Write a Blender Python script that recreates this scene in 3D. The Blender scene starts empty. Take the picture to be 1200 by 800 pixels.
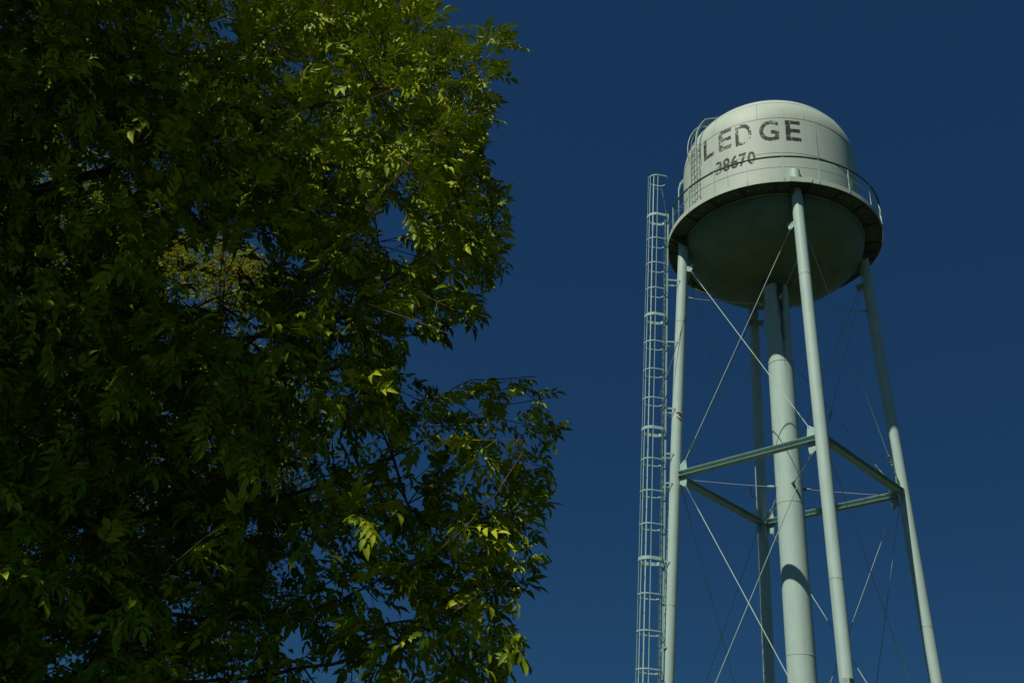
import bpy, bmesh, math, random
import numpy as np
from mathutils import Vector, Matrix
random.seed(7); RNG = np.random.default_rng(11)
PI = math.pi; R = math.radians
S = bpy.context.scene; C = S.collection

# ------------------------------------------------------------------ helpers
def link(o, parent=None):
    C.objects.link(o)
    if parent: o.parent = parent
    return o
def tag(o, label=None, cat=None, group=None, kind=None):
    if label: o['label'] = label
    if cat: o['category'] = cat
    if group: o['group'] = group
    if kind: o['kind'] = kind
    return o
def empty(name, loc):
    o = bpy.data.objects.new(name, None); o.location = loc; o.empty_display_size = .5
    return link(o)
def obj(name, bm, mat, parent=None, smooth=True, org=None):
    """link a bmesh (in parent-local space) as one object; org = own origin"""
    bmesh.ops.recalc_face_normals(bm, faces=bm.faces)
    if org is not None:
        bmesh.ops.translate(bm, verts=bm.verts, vec=-Vector(org))
    me = bpy.data.meshes.new(name); bm.to_mesh(me); bm.free()
    for m in (mat if isinstance(mat, (list, tuple)) else [mat]): me.materials.append(m)
    if smooth:
        me.polygons.foreach_set('use_smooth', [True]*len(me.polygons))
        me.set_sharp_from_angle(angle=R(38))
    o = bpy.data.objects.new(name, me); link(o, parent)
    if org is not None: o.location = org
    return o
def frame_of(d):
    d = Vector(d).normalized()
    a = Vector((0,0,1)) if abs(d.z) < .95 else Vector((1,0,0))
    u = d.cross(a).normalized(); v = u.cross(d).normalized()
    return u, v
def tube(bm, pts, rad, n=8, cap=True, mat=0):
    pts = [Vector(p) for p in pts]
    if not isinstance(rad, (list, tuple)): rad = [rad]*len(pts)
    rings = []; u = None
    for i, p in enumerate(pts):
        if i == 0: d = pts[1]-p
        elif i == len(pts)-1: d = p-pts[i-1]
        else: d = (pts[i+1]-p).normalized()+(p-pts[i-1]).normalized()
        d.normalize()
        if u is None: u, v = frame_of(d)
        else:
            u = (u - d*u.dot(d)).normalized(); v = d.cross(u)
        rings.append([bm.verts.new(p+rad[i]*(math.cos(2*PI*k/n)*u+math.sin(2*PI*k/n)*v)) for k in range(n)])
    for a, b in zip(rings, rings[1:]):
        for k in range(n):
            f = bm.faces.new((a[k], a[(k+1)%n], b[(k+1)%n], b[k])); f.material_index = mat
    if cap:
        for r_ in (rings[0], rings[-1]):
            try: bm.faces.new(r_).material_index = mat
            except ValueError: pass
def lathe(bm, prof, n=96, o=(0,0), close=False):
    rings = []
    for r, z in prof:
        if r < 1e-5: rings.append([bm.verts.new((o[0], o[1], z))])
        else: rings.append([bm.verts.new((o[0]+r*math.cos(2*PI*k/n), o[1]+r*math.sin(2*PI*k/n), z)) for k in range(n)])
    prs = list(zip(rings, rings[1:]))
    if close: prs.append((rings[-1], rings[0]))
    for a, b in prs:
        for k in range(n):
            k2 = (k+1) % n
            if len(a) == 1 and len(b) == 1: continue
            if len(a) == 1: bm.faces.new((a[0], b[k], b[k2]))
            elif len(b) == 1: bm.faces.new((a[k], a[k2], b[0]))
            else: bm.faces.new((a[k], a[k2], b[k2], b[k]))
def box(bm, c, x, y, z, hx, hy, hz):
    """oriented box: centre c, unit axes x y z, half sizes"""
    c = Vector(c); x, y, z = Vector(x), Vector(y), Vector(z)
    v = [bm.verts.new(c+x*hx*i+y*hy*j+z*hz*k) for i in (-1,1) for j in (-1,1) for k in (-1,1)]
    for q in ((0,1,3,2),(4,6,7,5),(0,4,5,1),(2,3,7,6),(0,2,6,4),(1,5,7,3)): bm.faces.new([v[i] for i in q])
def poly_plate(bm, pts, nrm, th):
    """flat plate from an outline, extruded by thickness th along nrm"""
    nrm = Vector(nrm).normalized()*th/2
    a = [bm.verts.new(Vector(p)-nrm) for p in pts]; b = [bm.verts.new(Vector(p)+nrm) for p in pts]
    bm.faces.new(a[::-1]); bm.faces.new(b)
    for i in range(len(pts)):
        j = (i+1) % len(pts); bm.faces.new((a[i], a[j], b[j], b[i]))

# ------------------------------------------------------------------ materials
class NT:
    def __init__(s, name):
        s.m = bpy.data.materials.new(name); s.m.use_nodes = True; s.t = s.m.node_tree
        s.b = s.t.nodes['Principled BSDF']; s.out = s.t.nodes['Material Output']
    def n(s, typ, **kw):
        nd = s.t.nodes.new(typ)
        for k, v in kw.items():
            if k in nd.bl_rna.properties and not k[0].isupper(): setattr(nd, k, v)
            else: nd.inputs[k].default_value = v
        return nd
    def l(s, a, b): s.t.links.new(a, b)
    def math(s, op, a, b=None, c=None, clamp=False):
        nd = s.t.nodes.new('ShaderNodeMath'); nd.operation = op; nd.use_clamp = clamp
        for i, x in enumerate((a, b, c)):
            if x is None: continue
            if isinstance(x, (int, float)): nd.inputs[i].default_value = x
            else: s.l(x, nd.inputs[i])
        return nd.outputs[0]
    def ramp(s, fac, stops):
        nd = s.t.nodes.new('ShaderNodeValToRGB'); e = nd.color_ramp.elements
        while len(e) < len(stops): e.new(.5)
        for el, (p, c) in zip(e, stops):
            el.position = p; el.color = (*c, 1) if len(c) == 3 else c
        s.l(fac, nd.inputs[0]); return nd.outputs[0]
    def mix(s, fac, a, b):
        nd = s.t.nodes.new('ShaderNodeMix'); nd.data_type = 'RGBA'
        if isinstance(fac, (int, float)): nd.inputs[0].default_value = fac
        else: s.l(fac, nd.inputs[0])
        for i, x in ((6, a), (7, b)):
            if isinstance(x, tuple): nd.inputs[i].default_value = (*x, 1)
            else: s.l(x, nd.inputs[i])
        return nd.outputs[2]
    def noise(s, scale, detail=4, rough=.55, vec=None, stretch=None):
        co = s.t.nodes.new('ShaderNodeTexCoord').outputs['Object'] if vec is None else vec
        if stretch:
            mp = s.t.nodes.new('ShaderNodeMapping'); mp.inputs['Scale'].default_value = stretch
            s.l(co, mp.inputs[0]); co = mp.outputs[0]
        nd = s.t.nodes.new('ShaderNodeTexNoise'); nd.inputs['Scale'].default_value = scale
        nd.inputs['Detail'].default_value = detail; nd.inputs['Roughness'].default_value = rough
        s.l(co, nd.inputs['Vector']); return nd.outputs[0]

def paint(name, base, alt, rust_lo=.70, rough=.55, dirt=(.20,.22,.17), dirt_amt=.35, streak=(3,3,.35)):
    t = NT(name)
    a = t.noise(1.1, 5)
    b = t.noise(2.4, 6, .6, stretch=streak)
    c = t.noise(5.5, 7, .65)
    col = t.mix(t.ramp(a, [(.35,(0,0,0)),(.65,(1,1,1))]), base, alt)
    col = t.mix(t.math('MULTIPLY', t.ramp(b, [(.50,(0,0,0)),(.78,(1,1,1))]), dirt_amt), col, dirt)
    rm = t.math('MULTIPLY', t.ramp(c, [(rust_lo,(0,0,0)),(rust_lo+.05,(1,1,1))]), t.ramp(a, [(.5,(0,0,0)),(.6,(1,1,1))]))
    col = t.mix(rm, col, (.17,.055,.022))
    t.l(col, t.b.inputs['Base Color'])
    t.b.inputs['Roughness'].default_value = rough
    t.b.inputs['Specular IOR Level'].default_value = .35
    bp = t.n('ShaderNodeBump', Strength=.12, Distance=.02); t.l(t.noise(14, 4), bp.inputs['Height']); t.l(bp.outputs[0], t.b.inputs['Normal'])
    return t
tTank = paint('tank_paint', (.52,.63,.53), (.49,.595,.495), .73, dirt_amt=.16)
M_tank = tTank.m
M_leg = paint('leg_paint', (.50,.67,.59), (.45,.62,.55), .705, dirt_amt=.22).m
M_steel = paint('steel_paint', (.42,.64,.56), (.37,.57,.50), .70, dirt_amt=.3).m
M_bowl = paint('bowl_shaded_paint', (.17,.25,.16), (.14,.21,.12), .80, dirt=(.10,.11,.045), dirt_amt=.45, streak=(.6,.6,.6)).m  # tank paint darkened; the shade under the tank is put into this colour
M_rod = paint('rod_paint', (.50,.66,.58), (.42,.56,.49), .62, dirt_amt=.3).m
M_dark = paint('balcony_shaded_paint', (.11,.145,.10), (.075,.10,.07), .68, dirt=(.05,.05,.03), dirt_amt=.6).m  # dark tone for the balcony underside, its shade painted into the colour
M_rail = paint('rail_shaded_paint', (.085,.14,.10), (.06,.10,.08), .70, dirt_amt=.3).m  # the handrail's shaded underside is painted into this dark green

def riser_paint():
    """leg paint with a rusty run-off stain down one side below the bowl and a few rust spots"""
    t = paint('riser_paint', (.49,.66,.58), (.45,.62,.54), .735, dirt_amt=.22)
    old = t.b.inputs['Base Color'].links[0].from_socket
    sep = t.n('ShaderNodeSeparateXYZ'); t.l(t.t.nodes.new('ShaderNodeTexCoord').outputs['Object'], sep.inputs[0])
    ang = t.math('ARCTAN2', sep.outputs[0], t.math('MULTIPLY', sep.outputs[1], -1))
    wob = t.math('MULTIPLY', t.math('SUBTRACT', t.noise(5, 6, .7, stretch=(1,1,.22)), .5), .75)
    off = t.math('ABSOLUTE', t.math('ADD', t.math('SUBTRACT', ang, .02), wob))
    fade = t.n('ShaderNodeMapRange'); t.l(sep.outputs[2], fade.inputs[0])
    fade.inputs[1].default_value = 19.9; fade.inputs[2].default_value = 24.2; fade.inputs[3].default_value = .02; fade.inputs[4].default_value = .52
    m = t.math('GREATER_THAN', fade.outputs[0], .03)
    mask = t.math('MULTIPLY', t.math('MULTIPLY', t.math('SUBTRACT', fade.outputs[0], off), 4, clamp=True), m, clamp=True)
    br = t.mix(t.ramp(t.noise(7, 5, stretch=(1,1,.25)), [(.4,(0,0,0)),(.62,(1,1,1))]), (.012,.010,.008), (.07,.035,.02))
    col = t.mix(t.math('MULTIPLY', mask, .88), old, br)
    t.l(col, t.b.inputs['Base Color']); return t.m
M_riser = riser_paint()

def letter_paint():
    """black stencil paint, flaked away by a noise; wear differs from letter to letter (attribute)"""
    t = NT('stencil_paint')
    at = t.n('ShaderNodeAttribute', attribute_type='OBJECT', attribute_name='wear')
    n1 = t.noise(9, 8, .75); n2 = t.noise(2.6, 3)
    v = t.math('ADD', t.math('MULTIPLY', n1, .65), t.math('MULTIPLY', n2, .35))
    keep = t.math('MULTIPLY', t.math('SUBTRACT', v, at.outputs['Fac']), 12, clamp=True)
    t.b.inputs['Base Color'].default_value = (.022,.026,.022,1); t.b.inputs['Roughness'].default_value = .7
    tr = t.n('ShaderNodeBsdfTransparent'); mx = t.n('ShaderNodeMixShader')
    t.l(keep, mx.inputs[0]); t.l(tr.outputs[0], mx.inputs[1]); t.l(t.b.outputs[0], mx.inputs[2]); t.l(mx.outputs[0], t.out.inputs[0])
    return t.m
M_letter = letter_paint()

def leaf_mat(name, cols, trans=.42, tcol=(.16,.30,.02)):
    t = NT(name)
    at = t.n('ShaderNodeAttribute', attribute_type='GEOMETRY', attribute_name='leaf_rnd')
    col = t.ramp(at.outputs['Fac'], [(i/(len(cols)-1), c) for i, c in enumerate(cols)])
    t.l(col, t.b.inputs['Base Color']); t.b.inputs['Roughness'].default_value = .5
    t.b.inputs['Specular IOR Level'].default_value = .10
    tr = t.n('ShaderNodeBsdfTranslucent'); t.l(t.mix(.55, col, tcol), tr.inputs[0])
    mx = t.n('ShaderNodeMixShader'); mx.inputs[0].default_value = trans
    t.l(t.b.outputs[0], mx.inputs[1]); t.l(tr.outputs[0], mx.inputs[2]); t.l(mx.outputs[0], t.out.inputs[0])
    return t.m
M_leaf = leaf_mat('leaf', [(.075,.130,.006),(.16,.245,.009),(.27,.365,.011),(.40,.46,.020)], .06, (.26,.38,.012))
M_leaf2 = leaf_mat('small_leaf', [(.10,.15,.010),(.19,.27,.014),(.33,.37,.02)], .25, (.36,.44,.03))
M_seed = leaf_mat('seed_cluster', [(.30,.10,.02),(.40,.17,.03),(.32,.20,.03)], .25, (.3,.14,.03))
def bark_mat(name, a, b):
    t = NT(name)
    n = t.noise(9, 8, .65, stretch=(1,1,.35))
    t.l(t.mix(t.ramp(n, [(.35,(0,0,0)),(.65,(1,1,1))]), a, b), t.b.inputs['Base Color']); t.b.inputs['Roughness'].default_value = .9
    bp = t.n('ShaderNodeBump', Strength=.6, Distance=.03); t.l(n, bp.inputs['Height']); t.l(bp.outputs[0], t.b.inputs['Normal'])
    return t.m
M_bark = bark_mat('bark', (.045,.033,.024), (.12,.09,.065))
M_twig = bark_mat('twig_bark', (.07,.045,.025), (.16,.11,.06))

def ground_mat():
    t = NT('grass_ground')
    n = t.noise(.25, 6, .6); m = t.noise(6, 8, .7)
    c = t.mix(t.ramp(n, [(.35,(0,0,0)),(.65,(1,1,1))]), (.016,.030,.007), (.030,.038,.010))
    c = t.mix(t.math('MULTIPLY', t.ramp(m, [(.55,(0,0,0)),(.7,(1,1,1))]), .5), c, (.05,.042,.02))
    t.l(c, t.b.inputs['Base Color']); t.b.inputs['Roughness'].default_value = .95
    bp = t.n('ShaderNodeBump', Strength=.8, Distance=.05); t.l(m, bp.inputs['Height']); t.l(bp.outputs[0], t.b.inputs['Normal'])
    return t.m
M_ground = ground_mat()
M_conc = paint('concrete', (.32,.31,.28), (.24,.23,.21), .9, .9, (.10,.10,.08), .4).m

# ------------------------------------------------------------------ camera
F_PX, PITCH, ROLL, CAMZ = 1143.3, .5269, .0908, 1.6
cp, sp = math.cos(PITCH), math.sin(PITCH)
Fv = Vector((0, cp, sp)); Uv = Vector((0, -sp, cp)); Xv = Vector((1,0,0))
cr, sr = math.cos(ROLL), math.sin(ROLL)
Rt = cr*Xv + sr*Uv; Up = cr*Uv - sr*Xv
cd = bpy.data.cameras.new('camera'); cam = link(bpy.data.objects.new('camera', cd))
cam.matrix_world = Matrix(((Rt.x,Up.x,-Fv.x,0),(Rt.y,Up.y,-Fv.y,0),(Rt.z,Up.z,-Fv.z,CAMZ),(0,0,0,1)))
cd.sensor_width = 36; cd.lens = 36*F_PX/1200; cd.clip_start = .05; cd.clip_end = 6000
S.camera = cam
nR, nU, nF = np.array(Rt), np.array(Up), np.array(Fv)
def project(P):
    """world points -> pixels of the 1200x800 photograph, depth"""
    Q = np.asarray(P)-np.array([0,0,CAMZ]); d = Q@nF; dd = np.where(d > .05, d, .05)
    return 600+F_PX*(Q@nR)/dd, 400-F_PX*(Q@nU)/dd, d
def unproject(px, py, dist):
    v = Fv + Rt*((px-600)/F_PX) + Up*((400-py)/F_PX)
    return Vector((0,0,CAMZ)) + v.normalized()*dist

# ------------------------------------------------------------------ light
SUN_AZ, SUN_EL = R(-134), R(54)
sdir = Vector((math.sin(SUN_AZ)*math.cos(SUN_EL), math.cos(SUN_AZ)*math.cos(SUN_EL), math.sin(SUN_EL)))
sl = bpy.data.lights.new('sun', 'SUN'); sl.energy = 5.0; sl.angle = R(.53); sl.color = (1.0,.95,.83)
so = link(bpy.data.objects.new('sun', sl)); so.rotation_euler = sdir.to_track_quat('Z','Y').to_euler(); so.location = (-20,-20,40)
w = bpy.data.worlds.new('World'); S.world = w; w.use_nodes = True
wt = w.node_tree; bg = wt.nodes['Background']
sk = wt.nodes.new('ShaderNodeTexSky'); sk.sky_type = 'NISHITA'; sk.sun_disc = False
sk.sun_elevation = SUN_EL; sk.sun_rotation = SUN_AZ; sk.altitude = 1800; sk.air_density = .9; sk.dust_density = .02; sk.ozone_density = 2.5
hs = wt.nodes.new('ShaderNodeHueSaturation'); hs.inputs['Saturation'].default_value = 1.12; hs.inputs['Value'].default_value = 1
tn = wt.nodes.new('ShaderNodeMix'); tn.data_type = 'RGBA'; tn.blend_type = 'MULTIPLY'; tn.inputs[0].default_value = 1; tn.inputs[7].default_value = (.198,.396,.425,1)
ad = wt.nodes.new('ShaderNodeMix'); ad.data_type = 'RGBA'; ad.blend_type = 'ADD'; ad.inputs[0].default_value = 1; ad.inputs[7].default_value = (.16,.60,1.70,1)   # deep polarised blue of the whole sky
wt.links.new(sk.outputs[0], hs.inputs['Color']); wt.links.new(hs.outputs[0], tn.inputs[6]); wt.links.new(tn.outputs[2], ad.inputs[6]); wt.links.new(ad.outputs[2], bg.inputs[0]); bg.inputs[1].default_value = .05
S.view_settings.view_transform = 'Standard'; S.view_settings.look = 'None'; S.view_settings.gamma = 1
S.view_settings.exposure = -.45
S.render.engine = 'CYCLES'; S.cycles.samples = 128; S.cycles.use_denoising = True
S.cycles.max_bounces = 8; S.cycles.diffuse_bounces = 1; S.cycles.transparent_max_bounces = 12

# ------------------------------------------------------------------ ground
bm = bmesh.new(); N = 80; ext = 1500
for i in range(N+1):
    for j in range(N+1):
        f = lambda t: math.copysign(abs(t)**2.6, t)*ext
        x, y = f(i/N*2-1), f(j/N*2-1)
        r = math.hypot(x-5, y-16)
        bm.verts.new((x, y, (0 if r < 30 else min(1, (r-30)/200)*(1.6*math.sin(x*.013)+1.3*math.cos(y*.017+1)))))
bm.verts.ensure_lookup_table()
for i in range(N):
    for j in range(N):
        a = i*(N+1)+j; bm.faces.new([bm.verts[k] for k in (a, a+N+1, a+N+2, a+1)])
tag(obj('ground', bm, M_ground), kind='structure')

# ------------------------------------------------------------------ water tower
TX, TY = 10.4535, 32.645
tower = empty('water_tower', (TX, TY, 0))
tag(tower, 'tall pale green water tower on four splayed legs with black lettering on its tank', 'water tower')
RT, RP = 3.62, 4.31          # shell radius, balcony radius
ZB = 26.26                   # balcony floor
ZC, ZTOP = 30.05, 32.75      # top of shell, top of dome
PHI = R(-1.9)
def cyl(th, r, z):           # th: 0 faces -Y, grows towards +X (degrees)
    a = R(th); return Vector((r*math.sin(a), -r*math.cos(a), z))
# shell with its domed roof
bm = bmesh.new()
prof = [(RT-.02, ZB-.12), (RT, ZB-.10), (RT, ZB+1.45), (RT, ZB+2.6), (RT, ZC)]
for i in range(1, 33):
    t = i/32*PI/2; prof.append((RT*max(0, math.cos(t))**.93 if i < 32 else 0, ZC+(ZTOP-ZC)*math.sin(t)**1.0))
lathe(bm, prof, 160)
shell = obj('tank_shell', bm, M_tank, tower)
def ring_weld(name, r, z, w=.016, parent=shell, mat=M_tank):
    b = bmesh.new(); n = 128
    lathe(b, [(r-.01, z-w), (r+w*.55, z-w*.5), (r+w*.55, z+w*.5), (r-.01, z+w)], n, close=True)
    return obj(name, b, mat, parent)
M_seam = paint('seam_paint', (.40,.44,.37), (.33,.37,.31), .66, dirt_amt=.5).m
def dome_r(t): return RT*math.cos(t)**.93
b_z = [(RT, ZC), (RT, ZB+1.95)]
for r, z in b_z: ring_weld('weld_seam', r, z, .014, shell, M_seam)
tt = R(24); ring_weld('weld_seam', dome_r(tt)-.0, ZC+(ZTOP-ZC)*math.sin(tt), .014, shell, M_seam)
# upright plate seams (staggered between courses)
for th, z0, z1 in [(15.3, ZB+1.97, ZC-.02), (75, ZB+1.97, ZC-.02), (-45+2, ZB+.05, ZB+1.93), (45, ZB+.05, ZB+1.93), (-105, ZB+1.97, ZC-.02), (135, ZB+1.97, ZC), (-165, ZB+.05, ZB+1.93), (0-8, ZB+.05, ZB+1.93)]:
    b = bmesh.new(); tube(b, [cyl(th, RT+.001, z0), cyl(th, RT+.001, z1)], .010, 5); obj('plate_seam', b, M_seam, shell)
for th in range(-180, 180, 30):   # roof plate seams over the knuckle
    b = bmesh.new(); pts = []
    for i in range(8):
        t = R(24)*i/7; pts.append(cyl(th+8, dome_r(t)+.001, ZC+.01+(ZTOP-ZC)*math.sin(t)))
    tube(b, pts, .008, 5); obj('plate_seam', b, M_seam, shell)
# roof hatch and vent
b = bmesh.new(); lathe(b, [(0,ZTOP+.42),(.34,ZTOP+.34),(.36,ZTOP+.30),(.20,ZTOP+.28),(.20,ZTOP-.05)], 24); obj('roof_vent', b, M_tank, tower)

# bowl
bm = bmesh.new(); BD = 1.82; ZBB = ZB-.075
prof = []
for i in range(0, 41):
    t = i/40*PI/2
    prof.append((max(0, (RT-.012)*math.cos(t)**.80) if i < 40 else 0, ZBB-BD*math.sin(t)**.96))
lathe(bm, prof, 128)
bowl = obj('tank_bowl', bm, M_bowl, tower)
ZBOWL = ZBB-BD

# lettering
def wrap_text(ch, th, z0, width_deg, height, wear, name='letter', bold=.0):
    cu = bpy.data.curves.new(name, 'FONT'); cu.body = ch; cu.size = 1; cu.offset = bold; cu.resolution_u = 6
    to = bpy.data.objects.new(name, cu); C.objects.link(to)
    bpy.context.view_layer.update()
    me = bpy.data.meshes.new_from_object(to.evaluated_get(bpy.context.evaluated_depsgraph_get()))
    C.objects.unlink(to); bpy.data.objects.remove(to)
    b = bmesh.new(); b.from_mesh(me); bpy.data.meshes.remove(me)
    xs = [v.co.x for v in b.verts]; ys = [v.co.y for v in b.verts]
    x0, x1, y0, y1 = min(xs), max(xs), min(ys), max(ys)
    wm = R(width_deg)*RT
    for v in b.verts: v.co = Vector(((v.co.x-x0)/(x1-x0)*wm, (v.co.y-y0)/(y1-y0)*height, 0))
    for k in range(1, int(wm/.05)+1):
        bmesh.ops.bisect_plane(b, geom=b.verts[:]+b.edges[:]+b.faces[:], plane_co=(k*.05,0,0), plane_no=(1,0,0))
    for v in b.verts:
        p = cyl(th+math.degrees(v.co.x/RT), RT+.006, z0+v.co.y); v.co = p
    me = bpy.data.meshes.new(name); b.to_mesh(me); b.free(); me.materials.append(M_letter)
    o = bpy.data.objects.new(name, me); link(o, shell); o['wear'] = float(wear)
    return o
for ch, a0, a1, z0, wr in [('S',-75.5,-65.5,29.00,.545), ('L',-61.6,-52.6,29.02,.435), ('E',-48.6,-39.2,28.97,.452), ('D',-36.6,-26.0,28.90,.448), ('G',-21.2,-9.2,28.84,.415), ('E',-5.0,4.7,28.84,.42)]:
    wrap_text(ch, a0, z0, a1-a0, 1.07, wr, bold=.018)
for k, (ch, wr) in enumerate(zip('38670', (.45,.39,.38,.40,.43))):
    wrap_text(ch, -51.6+k*5.55, 27.86-.02*k, 4.9, .66, wr, 'digit', .022)

# balcony
bm = bmesh.new()
lathe(bm, [(RT-.0, ZB+.0), (RP-.01, ZB+.0), (RP-.01, ZB-.03), (RT-.0, ZB-.03)], 120, close=True)
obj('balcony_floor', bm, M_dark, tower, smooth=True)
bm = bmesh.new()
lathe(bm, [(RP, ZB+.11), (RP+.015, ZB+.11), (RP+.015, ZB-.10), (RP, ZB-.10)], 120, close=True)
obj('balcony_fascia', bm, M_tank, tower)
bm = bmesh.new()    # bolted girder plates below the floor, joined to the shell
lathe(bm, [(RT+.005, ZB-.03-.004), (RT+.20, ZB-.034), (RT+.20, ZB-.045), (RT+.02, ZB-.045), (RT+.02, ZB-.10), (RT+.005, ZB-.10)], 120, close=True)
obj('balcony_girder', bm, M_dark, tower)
for k in range(40):
    th = k*9+3.6; b = bmesh.new()
    if k % 2 == 0:
        p = cyl(th, (RT+RP)/2, ZB-.075); rad = cyl(th, 1, 0); tan = Vector((-rad.y, rad.x, 0))
        poly_plate(b, [cyl(th, RT+.01, ZB-.035), cyl(th, RP-.11, ZB-.035), cyl(th, RP-.11, ZB-.08), cyl(th, RT+.01, ZB-.15)], tan, .012)
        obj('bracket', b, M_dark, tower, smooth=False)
for k in range(60):
    b = bmesh.new(); p = cyl(k*6+1, RT+.30, ZB-.034)
    lathe(b, [(.0, p.z-.03), (.020, p.z-.03), (.026, p.z-.0)], 8, (p.x, p.y)); obj('bolt', b, M_rod, tower)
# railing
rail = bmesh.new(); n = 120
def ring_tube(b, r, z, rad, seg=120, sides=8, a0=0, a1=360):
    pts = [cyl(a0+(a1-a0)*i/seg, r, z) for i in range(seg+1)]; tube(b, pts, rad, sides)
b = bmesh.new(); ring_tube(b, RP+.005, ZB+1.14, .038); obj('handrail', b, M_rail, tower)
b = bmesh.new(); ring_tube(b, RP+.005, ZB+.62, .013); obj('midrail', b, M_rod, tower)
for k in range(20):
    th = 8+18*k; b = bmesh.new(); rad = cyl(th, 1, 0); tan = Vector((-rad.y, rad.x, 0))
    if k in (2,):   # one wider, brighter post where rail lengths join
        box(b, cyl(th, RP+.02, ZB+.6), rad, tan, (0,0,1), .012, .05, .52)
    else:
        box(b, cyl(th, RP+.022, ZB+.55), rad, tan, (0,0,1), .006, .026, .58)
        box(b, cyl(th, RP-.005, ZB+.64), rad, tan, (0,0,1), .024, .005, .49)
    obj('rail_post', b, M_steel, tower, smooth=False)

# legs
LEGR0, SL = 3.697, .0389
def leg_r(z): return LEGR0 + (ZB-z)*SL
def leg_pt(k, z, dr=0): return cyl(math.degrees(PHI)+90*k, leg_r(z)+dr, z)
ZS = 15.684; RL = .212
for k in range(4):
    bm = bmesh.new()
    tube(bm, [leg_pt(k, .38), leg_pt(k, 8), leg_pt(k, ZS), leg_pt(k, 21), leg_pt(k, 27.22 if k == 0 else 26.75)], RL, 32)
    leg = obj('leg', bm, M_leg, tower)
    for z in (10.9, 22.2):           # splice welds
        b = bmesh.new(); tube(b, [leg_pt(k, z-.012), leg_pt(k, z+.012)], RL+.004, 32); obj('splice', b, M_leg, leg)
    b = bmesh.new(); c = leg_pt(k, 0)            # base plate and pier
    box(b, c+Vector((0,0,.37)), (1,0,0), (0,1,0), (0,0,1), .36, .36, .02); obj('base_plate', b, M_steel, leg, smooth=False)
    b = bmesh.new(); lathe(b, [(0,-.3),(.75,-.3),(.62,.35),(0,.35)], 8, (c.x, c.y)); obj('concrete_pier', b, M_conc, tower, smooth=False)
    # collar plates where leg meets balcony
    rad = (leg_pt(k, ZB)).normalized(); rad.z = 0; rad.normalize(); tan = Vector((-rad.y, rad.x, 0))
    for s in (-1, 1):
        b = bmesh.new(); poly_plate(b, [rad*(RT+.01)+tan*s*.25+Vector((0,0,ZB-.05)), rad*(RP-.12)+tan*s*.25+Vector((0,0,ZB-.05)), rad*(RP-.12)+tan*s*.25+Vector((0,0,ZB-.13)), rad*(RT+.01)+tan*s*.25+Vector((0,0,ZB-.5))], tan, .014)
        obj('bracket', b, M_dark, tower, smooth=False)
b = bmesh.new()
box(b, cyl(-1.9, RP+.03, ZB+.0), cyl(-1.9,1,0), (math.cos(PHI), math.sin(PHI), 0), (0,0,1), .012, .42, .115); obj('fascia_plate', b, M_tank, tower, smooth=False)

# riser
bm = bmesh.new(); RR = .478
lathe(bm, [(0,.0),(RR+.15,.0),(RR+.15,.25),(RR,.3),(RR,10),(RR,20.3),(RR,ZBOWL+.15)], 64)
obj('riser', bm, M_riser, tower)
for z in (9.6, 14.9, 20.6):
    b = bmesh.new(); lathe(b, [(RR-.01, z-.02),(RR+.008, z-.012),(RR+.008, z+.012),(RR-.01, z+.02)], 64, close=True); obj('riser_seam', b, M_seam if z > 20 else M_riser, tower)
b = bmesh.new(); lathe(b, [(RR-.01, ZBOWL-.22),(RR+.05, ZBOWL-.2),(RR+.16, ZBOWL+.03),(RR-.01,ZBOWL+.1)], 64, close=True); obj('riser_collar', b, M_dark, tower)

# struts: channels between neighbouring legs
ZS2 = 5.0
def strut(k, ZS):
    a, c = leg_pt(k, ZS), leg_pt((k+1) % 4, ZS)
    d = (c-a).normalized(); a = a+d*(RL-.02); c = c-d*(RL-.02); out = Vector((d.y, -d.x, 0))
    if out.dot((a+c)/2) < 0: out = -out
    L = (c-a).length/2; m = (a+c)/2; up = Vector((0,0,1)); b = bmesh.new()
    box(b, m, d, out, up, L, .006, .084)
    for s in (-1, 1): box(b, m+up*s*.090, d, out, up, L, .125, .0055)
    return obj('strut', b, M_steel, tower, smooth=False)
for k in range(4): strut(k, ZS); strut(k, ZS2)

# gussets and tie rods
ROD = .0165
def rod(a, c, name='brace_rod', r=ROD, turn=.12, sag=0):
    b = bmesh.new(); a, c = Vector(a), Vector(c)
    pts = [a+(c-a)*i/10 + Vector((0,0,-sag*4*(i/10)*(1-i/10))) for i in range(11)]
    tube(b, pts, r, 8); o = obj(name, b, M_rod, tower)
    if turn:
        d = (c-a).normalized(); b = bmesh.new(); p = a+(c-a)*turn
        u, v = frame_of(d)
        for s in (-1,1): tube(b, [p-d*.17+u*s*.030, p+d*.17+u*s*.030], .011, 6)
        for s in (-1,1): tube(b, [p+d*s*.17-d*.05, p+d*s*.17+d*.05], .042, 8)
        obj('turnbuckle', b, M_rod, o)
    return o
def gusset(k, side, z, dirz, sz=.36, g=None):
    """plate on leg k towards its neighbour, dirz +1 points up -1 down; returns rod end point"""
    c = leg_pt(k, z); nb = leg_pt((k+side) % 4, z); d = (nb-c).normalized(); up = Vector((0,0,1)); nrm = d.cross(up)
    e = c+d*(RL+sz*.62)+up*dirz*sz*1.35
    b = bmesh.new(); base = c+d*(RL-.03)
    w = (e-base).normalized(); pw = w.cross(nrm).normalized()*.05
    poly_plate(b, [base+up*dirz*.10, base+d*.34+up*dirz*.10, e+pw*(-1 if (pw.dot(d) < 0) else 1), e+w*.05, e-pw*(-1 if (pw.dot(d) < 0) else 1), base+up*dirz*sz*1.0], nrm, .016)
    bl = base+d*.10+up*dirz*.16
    for q in (bl, e-w*.02): tube(b, [q-nrm*.03, q+nrm*.03], .018, 6)
    obj('gusset', b, M_steel if g is None else g, tower, smooth=False)
    return e, nrm
ZG = 24.95
ends = {}
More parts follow.
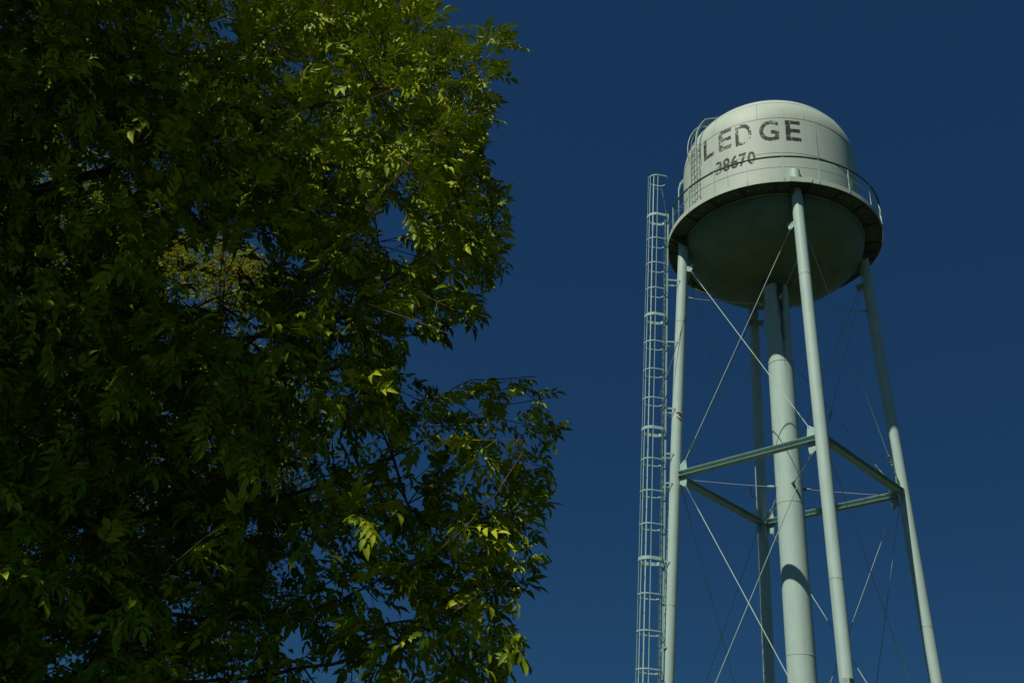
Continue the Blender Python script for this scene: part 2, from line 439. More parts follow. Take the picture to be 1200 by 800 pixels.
for k in range(4):
    for s in (1, -1):
        ends[(k,s,'u')] = gusset(k, s, ZS, 1); ends[(k,s,'d')] = gusset(k, s, ZS, -1); ends[(k,s,'t')] = gusset(k, s, ZG, -1, .30); ends[(k,s,'u2')] = gusset(k, s, ZS2, 1); ends[(k,s,'d2')] = gusset(k, s, ZS2, -1)
for k in range(4):
    j = (k+1) % 4
    for off, (p, q, s1, s2, z2) in zip((.022,-.022), ((k, j, 1, -1, 0), (j, k, -1, 1, 0))):
        e1, nrm = ends[(p,s1,'t')]; e2, _ = ends[(q,s2,'u')]
        rod(e1, e2, turn=.93, r=.0150)
        rod(e1*0+ends[(p,s1,'d')][0]+nrm*off*0, ends[(q,s2,'u2')][0], turn=.93, r=.0155)
        e3, _ = ends[(p,s1,'d2')]; foot = leg_pt(q, .6); d = (e3-foot); d.z = 0; d.normalize()
        rod(e3+nrm*off, foot+d*(RL-.03), turn=.92, r=.0155)
for k in range(4):      # spider rods from legs to the riser at two heights
    for z in (ZS-.12, 23.40, ZS2-.12):
        th = math.degrees(PHI)+90*k
        a = cyl(th, leg_r(z)-RL+.01, z); c = cyl(th, RR-.02, z-.02)
        rod(a, c, 'spider_rod', .013, turn=0, sag=.02)
        d = (c-a).normalized(); b = bmesh.new()
        tube(b, [a-d*.02, a+d*.10, a+d*.26, a+d*.30], [.05,.05,.04,.018], 8); obj('rod_clevis', b, M_rod, tower); b = bmesh.new(); tube(b, [c+d*.02, c-d*.12, c-d*.30, c-d*.34], [.06,.06,.04,.018], 8)
        obj('rod_clevis', b, M_rod, tower)

# leg ladder with safety cage (outside the left-hand leg)
thA = math.degrees(PHI)-90
radA = cyl(thA, 1, 0); tanA = Vector((-radA.y, radA.x, 0)); upv = Vector((0,0,1))
tanL = Vector((math.sin(R(7))*-1*(1 if tanA.y > 0 else -1), math.cos(R(7))*(1 if tanA.y > 0 else -1), 0)); radL = Vector((-math.cos(R(7)), -math.sin(R(7)), 0))
def lad_r(z): return 4.415 + (27.3-z)*.0115
lb = bmesh.new(); HW = .205
LZ0, LZ1 = 2.4, 27.45
for s in (-1, 1):
    a = radA*lad_r(LZ0)+tanL*s*HW+upv*LZ0; c = radA*lad_r(LZ1)+tanL*s*HW+upv*LZ1; d = (c-a).normalized()
    box(lb, (a+c)/2, d, radL, tanL, (c-a).length/2, .032, .006)
ladder = obj('ladder', lb, M_steel, tower, smooth=False)
z = LZ0+.15
rb = None
while z < LZ1:
    p = radA*lad_r(z)+upv*z
    if rb is None:
        b = bmesh.new(); tube(b, [tanL*-HW, tanL*HW], .0115, 6); rb = obj('rung', b, M_steel, ladder); rb.location = p
    else:
        q = rb.copy(); C.objects.link(q); q.parent = ladder; q.location = p
    z += .305
# standoff brackets
for z in [26.2-1.32*0, 24.1, 21.2, 18.3, 16.45, 15.3, 12.4, 9.5, 8.1, 6.6, 3.7]:
    b = bmesh.new(); r1 = lad_r(z)-.03; r0 = leg_r(z)+.15
    for s in (-1, 1):
        m = radA*((r0+r1)/2)+tanL*s*HW*.95+upv*z; box(b, m, radA, tanL, upv, abs(r1-r0)/2, .005, .03)
        m2 = radA*((r0+r1)/2-.02)+tanL*s*HW*.95+upv*(z-.12); 
        tube(b, [radA*r1+tanL*s*HW*.95+upv*z, radA*r0+tanL*s*HW*.6+upv*(z-.24)], .009, 5)
    box(b, radA*r0+upv*z, radA, tanL, upv, .006, HW, .03)
    obj('ladder_bracket', b, M_steel, ladder, smooth=False)
# cage hoops
HR = .36
def hoop_path(z):
    c = radA*lad_r(z)+radL*.03+upv*z; pts = []
    pts.append(c+tanL*HW); pts.append(c+tanL*HR*.95+radL*.10)
    for i in range(13):
        a = PI*i/12; pts.append(c+radL*(.45+HR*math.sin(a)) + tanL*HR*math.cos(a))
    pts.append(c-tanL*HR*.95+radL*.10); pts.append(c-tanL*HW)
    return pts
def band(b, pts, h, th):
    prev = None
    for i, p in enumerate(pts):
        d = (pts[min(i+1, len(pts)-1)]-pts[max(i-1, 0)]).normalized(); o_ = d.cross(upv).normalized()*th/2
        r_ = [b.verts.new(p+o_+upv*h), b.verts.new(p-o_+upv*h), b.verts.new(p-o_-upv*h), b.verts.new(p+o_-upv*h)]
        if prev:
            for k in range(4): b.faces.new((prev[k], prev[(k+1)%4], r_[(k+1)%4], r_[k]))
        else: b.faces.new(r_[::-1])
        prev = r_
    b.faces.new(prev)
z = 27.25; i = 0
hoops = [29.35]
while z > 2.9: hoops.append(z); z -= 1.235
for i, z in enumerate(hoops):
    b = bmesh.new(); big = (i > 0 and (i-1) % 4 == 0); band(b, hoop_path(z), .060 if big else .021, .012)
    obj('cage_hoop', b, M_steel, ladder, smooth=False)
for k in range(7):
    b = bmesh.new(); a = PI*(k*.157+.03)
    def bp(z): return radA*lad_r(z)+radL*(.48+(HR-.012)*math.sin(a))+tanL*(HR-.012)*math.cos(a)+upv*z
    d = (bp(29.4)-bp(2.9)).normalized(); out = (radL*math.sin(a)+tanL*math.cos(a)); t2 = d.cross(out)
    box(b, (bp(29.38)+bp(2.9))/2, d, out, t2, (bp(29.38)-bp(2.9)).length/2, .003, .014)
    obj('cage_bar', b, M_steel, ladder, smooth=False)
b = bmesh.new()    # bent grab bar at the ladder top
tube(b, [radA*lad_r(27.3)+tanL*.12+upv*27.2, radA*4.62+tanL*.1+upv*28.7, radA*4.66+tanL*.1+upv*28.82, radA*4.95+tanL*.1+upv*28.84], .015, 6)
obj('grab_bar', b, M_steel, ladder)

M_rust = paint('rust', (.34,.075,.04), (.24,.06,.03), .5, .85).m
for i, (z, a0, a1) in enumerate([(18.10,-30,42),(18.02,-6,46),(17.93,-22,30)]):   # scraped rusty marks on the left leg
    b = bmesh.new(); c = leg_pt(3, z); pts = [Vector((c.x+(RL+.001)*math.sin(R(a0+(a1-a0)*j/8)), c.y-(RL+.001)*math.cos(R(a0+(a1-a0)*j/8)), z+.05*math.sin(j*.5+i))) for j in range(9)]
    tube(b, pts, [.006,.016,.026,.020,.028,.018,.024,.014,.005], 5); obj('rust_mark', b, M_rust, tower)
# thin dark sagging strand from the leg down the ladder
b = bmesh.new(); P0 = leg_pt(3, 22.6)+Vector((.17,-.16,0)); P1 = radA*(lad_r(18.6)+.3)+upv*18.5+tanA*.38
pts = [P0.lerp(P1, i/14)+Vector((-.05,-.05,-.35))*4*(i/14)*(1-i/14) for i in range(15)]
tube(b, pts, .011, 6); obj('dark_strand', b, M_dark, tower)

# tank ladder with handrails over the dome
thT = -68.0; radT = cyl(thT, 1, 0); tanT = Vector((-radT.y, radT.x, 0))
def dome_pt(t, off): # t elevation parameter of the ellipse, offset along normal
    r, z = RT*math.cos(t), ZC+(ZTOP-ZC)*math.sin(t)
    nx, nz = math.cos(t)/RT, math.sin(t)/(ZTOP-ZC); l_ = math.hypot(nx, nz)
    return r+off*nx/l_, z+off*nz/l_
tb = bmesh.new()
def lad_path(off, tmax, z0=ZB+.05, n=14):
    q = [(RT+off, z0), (RT+off, (z0+ZC)/2), (RT+off, ZC-.05)]
    for i in range(1, n+1): q.append(dome_pt(tmax*i/n, off))
    return q
for s in (-1, 1): tube(tb, [radT*r+tanT*s*.20+upv*z for r, z in lad_path(.20, R(62))], .020, 6)
tl = obj('tank_ladder', tb, M_rail, tower)
q = lad_path(.20, R(62)); acc = 0; pr = q[0]; step = .305; nxt = .2; rung0 = None
for r, z in q[1:]:
    L = math.hypot(r-pr[0], z-pr[1])
    while acc+L >= nxt:
        f = (nxt-acc)/L; rr, zz = pr[0]+(r-pr[0])*f, pr[1]+(z-pr[1])*f
        if rung0 is None:
            b = bmesh.new(); tube(b, [tanT*-.20, tanT*.20], .010, 6); rung0 = obj('rung', b, M_rail, tl); rung0.location = radT*rr+upv*zz
        else:
            c_ = rung0.copy(); C.objects.link(c_); c_.parent = tl; c_.location = radT*rr+upv*zz
        nxt += step
    acc += L; pr = (r, z)
for s in (-1, 1):        # arched handrails over the knuckle
    b = bmesh.new(); pts = [(RT+.20, ZC-.75)]
    pts.append((RT+.27, ZC-.35))
    for i in range(0, 12): pts.append(dome_pt(R(-4+46*i/11), .30 if i < 9 else .30-.07*(i-8)))
    tube(b, [radT*r+tanT*s*.30+upv*z for r, z in pts], .022, 6); obj('grab_rail', b, M_steel, tl)
for zz in (ZB+1.0, ZB+2.4, ZC-.3):
    b = bmesh.new()
    for s in (-1,1): tube(b, [radT*(RT-.0)+tanT*s*.2+upv*zz, radT*(RT+.2)+tanT*s*.2+upv*zz], .012, 5)
    obj('ladder_bracket', b, M_rail, tl)
# pair of level-gauge pipes standing off the shell
for dth in (0, 2.2):
    b = bmesh.new(); th = -101-dth; 
    tube(b, [cyl(th, RT+.22, ZB+.02), cyl(th, RT+.22, ZB+2.6), cyl(th, RT+.21, ZB+3.25), cyl(th, RT+.13, ZB+3.58), cyl(th, RT-.02, ZB+3.78)], .026, 8)
    for zz in (.9, 2.2): tube(b, [cyl(th, RT-.01, ZB+zz), cyl(th, RT+.22, ZB+zz)], .012, 5)
    obj('gauge_pipe', b, M_steel, tower)

# ------------------------------------------------------------------ trees
def np_mesh(name, V, faces_list, mats, parent, rnd=None, matidx=None, smooth=False):
    """faces_list: list of (n_faces,k) arrays"""
    me = bpy.data.meshes.new(name)
    tot = sum(len(f) for f in faces_list); loops = np.concatenate([f.ravel() for f in faces_list]).astype(np.int32)
    sizes = np.concatenate([np.full(len(f), f.shape[1]) for f in faces_list]).astype(np.int32)
    starts = np.concatenate([[0], np.cumsum(sizes)[:-1]]).astype(np.int32)
    me.vertices.add(len(V)); me.vertices.foreach_set('co', V.astype(np.float32).ravel())
    me.loops.add(len(loops)); me.loops.foreach_set('vertex_index', loops)
    me.polygons.add(tot); me.polygons.foreach_set('loop_start', starts); me.polygons.foreach_set('loop_total', sizes)
    for m in mats: me.materials.append(m)
    if matidx is not None: me.polygons.foreach_set('material_index', matidx.astype(np.int32))
    if rnd is not None:
        at = me.attributes.new('leaf_rnd', 'FLOAT', 'FACE'); at.data.foreach_set('value', rnd.astype(np.float32))
    me.update(calc_edges=True); me.validate()
    if smooth: me.polygons.foreach_set('use_smooth', [True]*tot)
    o = bpy.data.objects.new(name, me); link(o, parent); return o
def norm(a): return a/np.maximum(np.linalg.norm(a, axis=1, keepdims=True), 1e-9)

def leaflets(base, dr, nrm, L, W, droop=.16, fold=.10):
    """one folded, curved blade per row -> verts (n*8,3), quads, tris"""
    n = len(base); dr = norm(dr); side = norm(np.cross(dr, nrm)); up = norm(np.cross(side, dr))
    T = np.array([(0,0,0),(.30,.48,1),(.28,0,0),(.30,-.48,1),(.64,.38,1),(.62,0,0),(.64,-.38,1),(1,0,0)])
    u, s, f = T[:,0], T[:,1], T[:,2]
    V = (base[:,None,:] + dr[:,None,:]*(L[:,None]*u)[:,:,None] + side[:,None,:]*(W[:,None]*s)[:,:,None]
         + up[:,None,:]*((W[:,None]*fold*f*2) - (L[:,None]*droop*u**2))[:,:,None])
    o = (np.arange(n)*8)[:,None]
    q = np.concatenate([o+np.array([1,2,5,4]), o+np.array([2,3,6,5])]); t = np.concatenate([o+np.array([0,2,1]), o+np.array([0,3,2]), o+np.array([4,5,7]), o+np.array([5,6,7])])
    return V.reshape(-1,3), q, t, n

def grow(points, trunk_nodes, limbs=(), pen=.18, step=.28, r_tip=.0035, expo=2.35):
    """attach every point to the nearest node of the growing skeleton; returns nodes, parents, radii, tip indices"""
    pos = [np.array(p, float) for p in trunk_nodes]; par = [-1]+list(range(len(trunk_nodes)-1))
    plen = [0.0]
    for i in range(1, len(pos)): plen.append(plen[-1]+np.linalg.norm(pos[i]-pos[i-1])*.25)
    cap = len(pos)+len(points)*12+600
    A = np.zeros((cap,3)); A[:len(pos)] = pos; PL = np.zeros(cap); PL[:len(pos)] = plen; PR = np.full(cap,-1); PR[:len(pos)] = par
    n = len(pos); start = min(3, n-1); tips = []
    for k0, pts in limbs:                      # main limbs: polyline from trunk node k0
        prev = k0; cur = A[k0].copy()
        ctrl = [A[k0]]+[np.array(p, float) for p in pts]
        dense = []
        for i in range(len(ctrl)-1):
            p0 = ctrl[max(i-1,0)]; p1 = ctrl[i]; p2 = ctrl[i+1]; p3 = ctrl[min(i+2,len(ctrl)-1)]
            m = max(2, int(np.linalg.norm(p2-p1)/.22))
            for j in range(1, m+1):
                t = j/m; dense.append(.5*((2*p1)+(p2-p0)*t+(2*p0-5*p1+4*p2-p3)*t*t+(3*p1-p0-3*p2+p3)*t**3))
        for q in dense:
            A[n] = q+RNG.normal(size=3)*.012; PL[n] = PL[prev]+np.linalg.norm(A[n]-A[prev])*.6; PR[n] = prev; prev = n; n += 1
    T0 = np.array(trunk_nodes); d0 = np.min(np.linalg.norm(points[:,None,:]-T0[None,start:,:], axis=2), axis=1)
    for p in points[np.argsort(d0)]:
        D = np.linalg.norm(A[start:n]-p, axis=1); j = int(np.argmin(D + pen*PL[start:n]))+start
        a = A[j]; L = np.linalg.norm(p-a); m = max(1, int(L/step)); prev = j
        side = RNG.normal(size=3)*.07*L; lift = np.array([0,0,.10*L])
        for i in range(1, m+1):
            t = i/m
            q = a+(p-a)*t + (side+lift)*math.sin(PI*t)*.8
            if n >= cap-1: break
            A[n] = q; PL[n] = PL[prev]+np.linalg.norm(q-A[prev]); PR[n] = prev; prev = n; n += 1
        tips.append(prev)
    A = A[:n]; PR = PR[:n]; w = np.zeros(n)
    isparent = np.zeros(n, bool); isparent[PR[PR>=0]] = True; w[~isparent] = r_tip**expo
    for i in range(n-1, 0, -1):
        w[i] += (r_tip*.5)**expo*0
        if PR[i] >= 0: w[PR[i]] += w[i]
    return A, PR, w**(1/expo), np.array(tips)

def skeleton_chains(A, PR, rad):
    kids = {}
    for i, p in enumerate(PR):
        if p >= 0: kids.setdefault(int(p), []).append(i)
    chains = []; stack = [(0, None)]
    while stack:
        s, frm = stack.pop(); ch = ([frm] if frm is not None else [])+[s]; cur = s
        while cur in kids:
            ks = sorted(kids[cur], key=lambda k: -rad[k])
            for o_ in ks[1:]: stack.append((o_, cur))
            cur = ks[0]; ch.append(cur)
        chains.append(ch)
    return chains

def tubes_mesh(name, A, rad, chains, mat, parent, thr=.012):
    Vs, Q = [], []; off = 0
    for ch in chains:
        if len(ch) < 2: continue
        P = A[ch]; r = rad[ch].copy()
        if len(ch) > 2: r[0] = min(r[0], r[1]*1.15)
        ns = 4 if r.max() < thr else (6 if r.max() < .05 else 12)
        d = np.gradient(P, axis=0); d = norm(d); ref = np.array([.31,.22,.93]); u = norm(np.cross(d, ref)); v = np.cross(d, u)
        a = np.arange(ns)*2*PI/ns
        ring = P[:,None,:] + r[:,None,None]*(np.cos(a)[None,:,None]*u[:,None,:]+np.sin(a)[None,:,None]*v[:,None,:])
        Vs.append(ring.reshape(-1,3)); k = len(ch)
        i = np.arange(k-1)[:,None]*ns; j = np.arange(ns)[None,:]; j2 = (j+1) % ns
        Q.append(np.stack([i+j, i+j2, i+ns+j2, i+ns+j], -1).reshape(-1,4)+off); off += k*ns
    if not Vs: return None
    return np_mesh(name, np.concatenate(Vs), [np.concatenate(Q)], [mat], parent, smooth=True)

def inside(poly, x, y):
    poly = np.asarray(poly, float); c = np.zeros(len(x), bool); n = len(poly); j = n-1
    for i in range(n):
        xi, yi = poly[i]; xj, yj = poly[j]
        k = ((yi > y) != (yj > y)); xx = (xj-xi)*(y-yi)/(yj-yi+1e-12)+xi
        c ^= k & (x < xx); j = i
    return c
def frustum(px, py, d, m=0): return (d > .1) & (px > -m) & (px < 1200+m) & (py > -m) & (py < 800+m)

# the outer reach of the near tree's boughs (right edge of the crown, as a closed loop in view directions)
OUT = [(-9e3,-9e3),(590,-9e3),(600,-60),(612,-5),(645,26),(640,60),(628,88),(606,108),(592,140),(574,176),(592,205),(602,240),(598,275),(604,318),(566,348),(574,378),(548,392),
       (497,418),(490,434),(540,446),(582,430),(612,440),(645,438),(680,464),(664,505),(666,560),(652,596),(644,640),(642,688),(604,700),(624,742),(628,775),(596,800),(560,860),(520,1000),(300,9e3),(-9e3,9e3)]
# openings between boughs: cx, cy, rx, ry, share of leaves kept
GAPS = [(528,20,26,13,.05),(455,300,18,14,.1),(405,405,20,12,.1),(350,548,20,13,.1),(245,610,16,11,.1),(420,640,14,10,.1),(330,445,14,10,.1),(120,440,13,9,.1),(215,700,14,10,.1),(480,120,12,10,.1),(360,180,12,9,.1),(480,215,12,22,.25),(462,262,20,30,.12),(440,300,16,12,.2),(498,408,26,17,.05),(250,318,66,42,.12),(205,275,20,14,.15),(285,375,32,22,.2),(310,280,24,20,.2),
        (160,515,22,12,.2),(300,605,14,16,.25),(290,520,14,12,.3),(478,388,26,14,.3),(400,215,10,12,.3),(372,62,14,10,.3),(440,520,12,10,.3),(335,655,12,12,.3),(545,640,10,14,.4),(470,735,14,10,.35),(110,590,14,9,.35),(195,195,9,8,.4),
        (525,330,12,10,.4),(375,415,14,9,.35),(45,610,10,8,.4)]
_g = np.random.default_rng(42)
for _i in range(150): GAPS.append((float(_g.uniform(0,630)), float(_g.uniform(20 if _i % 3 else 180,795)), float(_g.uniform(7,19)), float(_g.uniform(5,14)), .08))
def gap_keep(px, py, rnd):
    k = np.ones(len(px), bool)
    for cx, cy, rx, ry, kp in GAPS:
        q = ((px-cx)/rx)**2+((py-cy)/ry)**2; k &= ~((q < 1) & (rnd > kp))
    return k

def value_noise(P, scale, seed):
    r = np.random.default_rng(seed); G = r.random((24,24,24)); Q = P*scale+100; i = np.floor(Q).astype(int); f = Q-i; f = f*f*(3-2*f); o = 0
    for a in (0,1):
        for b_ in (0,1):
            for c_ in (0,1):
                wgt = (f[:,0] if a else 1-f[:,0])*(f[:,1] if b_ else 1-f[:,1])*(f[:,2] if c_ else 1-f[:,2])
                o = o + wgt*G[(i[:,0]+a)%24, (i[:,1]+b_)%24, (i[:,2]+c_)%24]
    return o

def sample_crown(ells, n, seed):
    r = np.random.default_rng(seed); vol = np.array([e[3]*e[4]*e[5]*e[6] for e in ells]); out = []
    for e, k in zip(ells, (vol/vol.sum()*n).astype(int)):
        u = norm(r.normal(size=(k,3)))*(r.random((k,1))**(1/3))
        out.append(np.array(e[:3])+u*np.array(e[3:6]))
    return np.concatenate(out)

def build_near_tree():
    base = (-6.1, 6.6, 0.0)
    t = empty('tree', base)
    tag(t, 'dark leafy broadleaf tree with drooping pointed leaflets filling the left side', 'tree')
    # cx cy cz rx ry rz density weight
    ells = [(-3.9,7.7,6.6,4.4,2.5,5.1,1.0), (-7.2,3.8,9.4,3.6,4.0,4.6,.65), (-7.8,7.6,8.6,3.6,3.8,4.8,.35), (-1.6,6.9,3.9,2.2,1.6,2.3,1.35), (-.7,6.5,4.7,1.5,1.2,1.4,1.6), (-3.6,6.6,3.6,2.2,1.3,1.8,.9), (-1.3,6.9,6.3,1.9,1.6,2.8,.8)]  # second lobe: unseen crown mass added to shade the left boughs
    P = sample_crown(ells, 64000, 3)
    px, py, d = project(P); fr = frustum(px, py, d, 40)
    dist = np.linalg.norm(P-np.array([0,0,CAMZ]), axis=1); r = RNG.random(len(P))
    shr = .22*F_PX/np.maximum(d, 1)           # keep twig ends half a leaf inside the outline
    ok = np.where(d > .1, inside(OUT, px+shr*.35, py) & inside(OUT, px, py), (P[:,0] < -1.2))
    ok &= dist > np.where(P[:,0] < -2.2, 6.1, 5.4)
    ok &= np.where(fr, gap_keep(px, py, r), True)
    cl = .6*value_noise(P*np.array([1,1,1.5]), .85, 5)+.4*value_noise(P, 2.1, 6)
    rt_ = np.clip((P[:,0]+4.2)/2.5, 0, 1)      # boughs grow sparser towards the outer side
    ok &= (cl > .495+.005*rt_) | (RNG.random(len(P)) < .07-.03*rt_)
    ok &= np.where(fr, True, RNG.random(len(P)) < .42)
    P = P[ok]
    # blue-noise thinning
    keep = []; grid = {}; mind = .255
    for i, p in enumerate(P):
        c = tuple((p/mind).astype(int)); bad = False
        for a in (-1,0,1):
            for b_ in (-1,0,1):
                for c_ in (-1,0,1):
                    for j in grid.get((c[0]+a, c[1]+b_, c[2]+c_), ()):
                        if np.sum((P[j]-p)**2) < mind*mind: bad = True; break
        if not bad: keep.append(i); grid.setdefault(c, []).append(i)
    P = P[keep]; print('near tree sprays', len(P))
    trunk = [(-6.1,6.6,-.2),(-6.08,6.62,.8),(-6.0,6.65,1.8),(-5.9,6.6,2.7),(-5.75,6.55,3.6),(-5.6,6.5,4.6),(-5.5,6.4,5.8),(-5.5,6.3,7.0),(-5.6,6.1,8.4),(-5.7,6.0,10)]
    U = lambda x, y, d: tuple(unproject(x, y, d))
    limbs = [(5, [U(-60,560,8.4), U(150,470,8.2), U(300,400,7.6), U(408,275,7.0), U(452,222,6.9), U(505,165,6.9), U(535,120,7.0)]),
             (3, [U(-40,700,8.0), U(180,720,7.9), U(360,715,7.2), U(515,640,6.5), U(560,598,6.4), U(595,560,6.4), U(612,515,6.5)]),
             (4, [U(-50,600,8.6), U(120,610,8.4), U(300,590,8.0), U(420,550,7.6), U(530,500,7.2), U(585,475,7.1)]),
             (3, [U(-20,790,7.8), U(200,800,7.6), U(420,770,6.9), U(535,715,6.5), U(565,690,6.5)]),
             (5, [U(-60,420,8.8), U(120,360,8.9), U(230,400,8.7), U(380,380,8.1), U(450,330,7.6), U(560,255,7.3)]),
             (6, [U(-60,250,9.2), U(150,190,9.2), U(340,130,8.8), U(470,100,8.4), U(560,85,8.2)])]
    A, PR, rad, tips = grow(P, trunk, limbs)
    rad = np.maximum(rad, .004); k = .20/rad[1]; rad = np.where(rad > .02, rad*(1+(k-1)*np.clip((rad-.02)/(rad[1]-.02),0,1)), rad)
    rad[0] *= 1.35
    ch = skeleton_chains(A, PR, rad); loc = A-np.array(base)
    tr = tubes_mesh('trunk', loc, rad, [ch[0][:len(trunk)]], M_bark, t)
    big = [c for c in ch if rad[c[1] if len(c) > 1 else c[0]] > .028]; small = [c for c in ch if not rad[c[1] if len(c) > 1 else c[0]] > .028]
    if len(ch[0]) > len(trunk): big.append(ch[0][len(trunk)-1:])
    big = [c for c in big if c is not ch[0]]
    for c in big: tubes_mesh('branch', loc, rad, [c], M_bark, t)
    tubes_mesh('twigs', loc, rad, small, M_twig, t)
    # compound leaves
    tp = A[tips]; pr = A[PR[tips]]; dr = norm(tp-pr)
    K = 7; n = len(tp)
    B = np.repeat(tp, K, 0); Dr = np.repeat(dr, K, 0); along = np.tile(np.linspace(0, 1, K), n)+RNG.normal(size=n*K)*.05
    B = B-Dr*(along*.32)[:,None]
    rdm = norm(np.cross(Dr, norm(RNG.normal(size=Dr.shape))))
    ax = norm(Dr*(.75-.35*along)[:,None] + rdm*(.25+.75*along)[:,None] + np.array([0,0,-.22]) + np.array([0,0,.25])*np.abs(RNG.normal(size=(len(B),1))))
    L = RNG.uniform(.13,.24,len(B))
    end = B+ax*(L+.07)[:,None]; px, py, d = project(end); fr = frustum(px, py, d, 30)
    r = RNG.random(len(B)); ok = np.where(fr, inside(OUT, px, py) & gap_keep(px, py, r), True)
    ok &= np.linalg.norm(end-np.array([0,0,CAMZ]), axis=1) > 3.8
    B, ax, L = B[ok], ax[ok], L[ok]; m = len(B); print('compound leaves', m)
    upn = norm(np.array([0,0,1])+RNG.normal(size=(m,3))*np.where(RNG.random((m,1)) < .25, .75, .36)); side = norm(np.cross(ax, upn)); nn = norm(np.cross(side, ax))
    scale = RNG.uniform(.70,1.22,m)
    bs, ds, ns_, Ls, tone = [], [], [], [], []
    tn = np.clip(RNG.normal(.70,.24,m), 0, 1)
    droop = RNG.uniform(.10,.35,m)
    def rach(tq): return B+ax*(L*tq)[:,None]-np.array([0,0,1])*(L*droop*tq**2)[:,None]
    for tq, sgn in ((.38,1),(.38,-1),(.62,1),(.62,-1),(.86,1),(.86,-1),(1,0)):
        p = rach(tq); ang = 0 if sgn == 0 else R(56-14*tq)
        dd = ax*math.cos(ang)+side*math.sin(ang)*sgn+nn*(-.12)+RNG.normal(size=(m,3))*.13+np.array([0,0,-.18])
        bs.append(p); ds.append(dd); ns_.append(nn+RNG.normal(size=(m,3))*.26); Ls.append(scale*(.066+.032*tq+(.018 if sgn == 0 else 0))*RNG.uniform(.88,1.12,m)); tone.append(np.clip(tn+RNG.normal(size=m)*.08, 0, 1))
    bs, ds, ns_, Ls, tone = map(np.concatenate, (bs, ds, ns_, Ls, tone))
    V, q, tr_, nl = leaflets(bs-np.array(base), ds, ns_, Ls, Ls*RNG.uniform(.36,.47,len(Ls)), RNG.uniform(.08,.42,len(Ls))[:,None], .14)
    rn = np.concatenate([tone, tone, tone, tone, tone, tone])
    # stalks as slim folded strips
    sv, sq = [], []
    ts = (0, .5, 1); wv = .0016
    pts = [rach(t_)-np.array(base) for t_ in ts]
    for p in pts: sv += [p+side*wv, p-nn*wv*1.4, p-side*wv]
    SV = np.stack(sv, 1).reshape(-1,3); o0 = len(V)+(np.arange(m)*9)[:,None]
    for a in (0,1):
        for e, f in ((0,1),(1,2),(2,0)): sq.append(o0+np.array([a*3+e, a*3+f, a*3+3+f, a*3+3+e]))
    SQ = np.concatenate(sq)
    V = np.concatenate([V, SV]); Q = np.concatenate([q, SQ]); rnd = np.concatenate([rn[:len(q)], np.full(len(SQ), .9), rn[len(q):]])
    np_mesh('crown', V, [Q, tr_], [M_leaf], t, rnd=rnd)

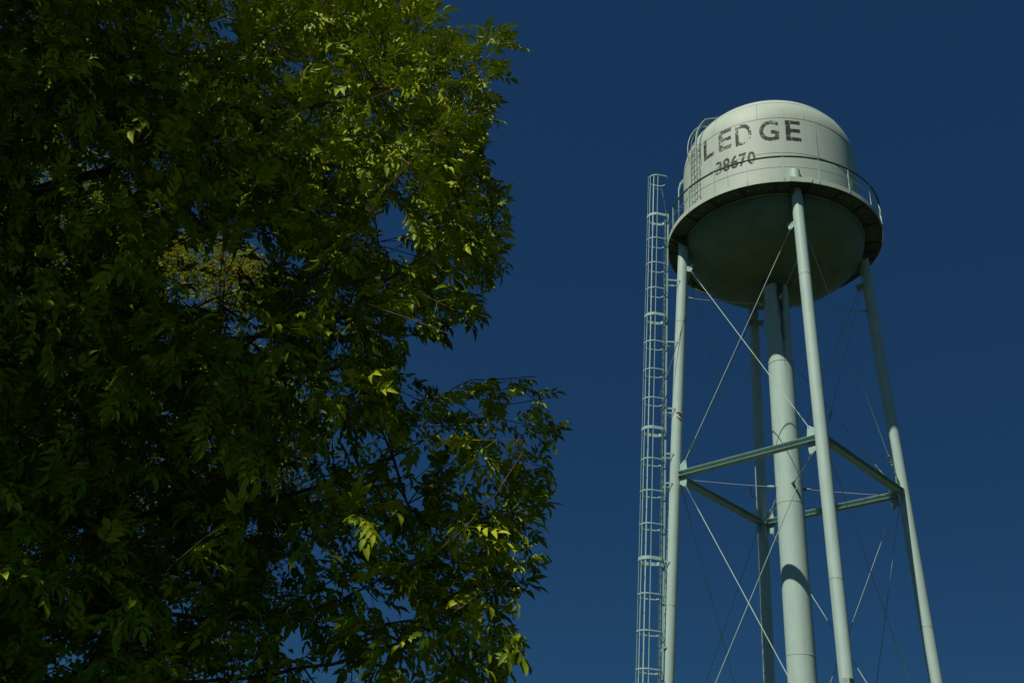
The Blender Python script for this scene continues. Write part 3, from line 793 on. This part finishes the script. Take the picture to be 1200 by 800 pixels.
GAPS2 = [(262,296,12,12,.1),(290,376,24,14,.1),(200,270,16,10,.1),(325,300,24,26,.1),(160,515,20,10,.2),(300,605,12,14,.2),(335,655,12,12,.3),(110,590,12,8,.3)]+[g for g in GAPS[-150:] if not (180 < g[0] < 335 and 255 < g[1] < 385)]
def build_back_tree():
    base = (-7.6, 14.5, 0.0)
    t = empty('tree', base)
    tag(t, 'small leaved tree with rust orange seed clusters glimpsed through the opening in the darker tree', 'tree')
    ells = [(-5.6,14.0,7.2,2.9,2.6,5.0,1.0), (-8.6,14.6,8.4,3.4,3.0,4.8,.8)]
    P = sample_crown(ells, 8000, 8); px, py, d = project(P); fr = frustum(px, py, d, 30)
    lim = [(-9e3,-9e3),(120,-9e3),(150,250),(200,262),(240,272),(300,300),(330,330),(310,370),(330,430),(400,520),(430,600),(440,700),(430,9e3),(-9e3,9e3)]
    ok = inside(lim, px, py) & (value_noise(P, .9, 9) > .36) | (~fr & (px < 0))
    r = RNG.random(len(P))
    for cx, cy, rx, ry, kp in GAPS2: ok &= ~((((px-cx)/rx)**2+((py-cy)/ry)**2 < 1) & (r > kp))
    ok &= RNG.random(len(P)) < np.where(fr, 1, .4)
    P = P[ok]; print('back tree sprays', len(P))
    trunk = [(-7.6,14.5,-.2),(-7.6,14.5,1),(-7.5,14.5,2),(-7.4,14.45,3.2),(-7.2,14.4,4.5),(-7.1,14.3,6),(-7.0,14.3,8),(-7.1,14.3,10)]
    A, PR, rad, tips = grow(P, trunk, step=.4)
    rad = np.maximum(rad, .005); k = .19/rad[1]; rad = np.where(rad > .02, rad*(1+(k-1)*np.clip((rad-.02)/(rad[1]-.02),0,1)), rad)
    ch = skeleton_chains(A, PR, rad); loc = A-np.array(base)
    tubes_mesh('trunk', loc, rad, [ch[0][:len(trunk)]], M_bark, t)
    big = [c for c in ch[1:] if rad[c[1]] > .03]; small = [c for c in ch[1:] if rad[c[1]] <= .03]+([ch[0][len(trunk)-1:]] if len(ch[0]) > len(trunk) else [])
    for c in big: tubes_mesh('branch', loc, rad, [c], M_bark, t)
    tubes_mesh('twigs', loc, rad, small, M_twig, t)
    tp = A[tips]; n = len(tp); K = 20
    B = np.repeat(tp, K, 0)+RNG.normal(size=(n*K,3))*np.array([.13,.13,.09]); dd = norm(RNG.normal(size=B.shape)*np.array([1,1,.4])+np.array([0,0,-.25])); L = RNG.uniform(.07,.11,len(B))
    V, q, tr_, nl = leaflets(B-np.array(base), dd, np.array([0,0,1])+RNG.normal(size=B.shape)*.5, L, L*RNG.uniform(.55,.8,len(B)), .18, .10)
    tone = np.clip(RNG.normal(.5,.25,nl), 0, 1)
    np_mesh('crown', V, [q, tr_], [M_leaf2], t, rnd=np.concatenate([tone]*6))
    # seed clusters on the upper right boughs
    sx, sy, sd = project(tp); sel = tp[(sx > 180) & (sx < 330) & (sy > 265) & (sy < 385)]
    sel = sel[RNG.random(len(sel)) < .7]
    if len(sel):
        B = np.repeat(sel, 34, 0)+RNG.normal(size=(len(sel)*34,3))*np.array([.09,.09,.08]); dd = norm(RNG.normal(size=B.shape)*.5+np.array([0,0,-.7])); L = RNG.uniform(.035,.06,len(B))
        V, q, tr_, nl = leaflets(B-np.array(base), dd, RNG.normal(size=B.shape), L, L*.38, .1, .1)
        np_mesh('seed_clusters', V, [q, tr_], [M_seed], t, rnd=np.concatenate([RNG.random(nl)]*6))
build_near_tree()
build_back_tree()
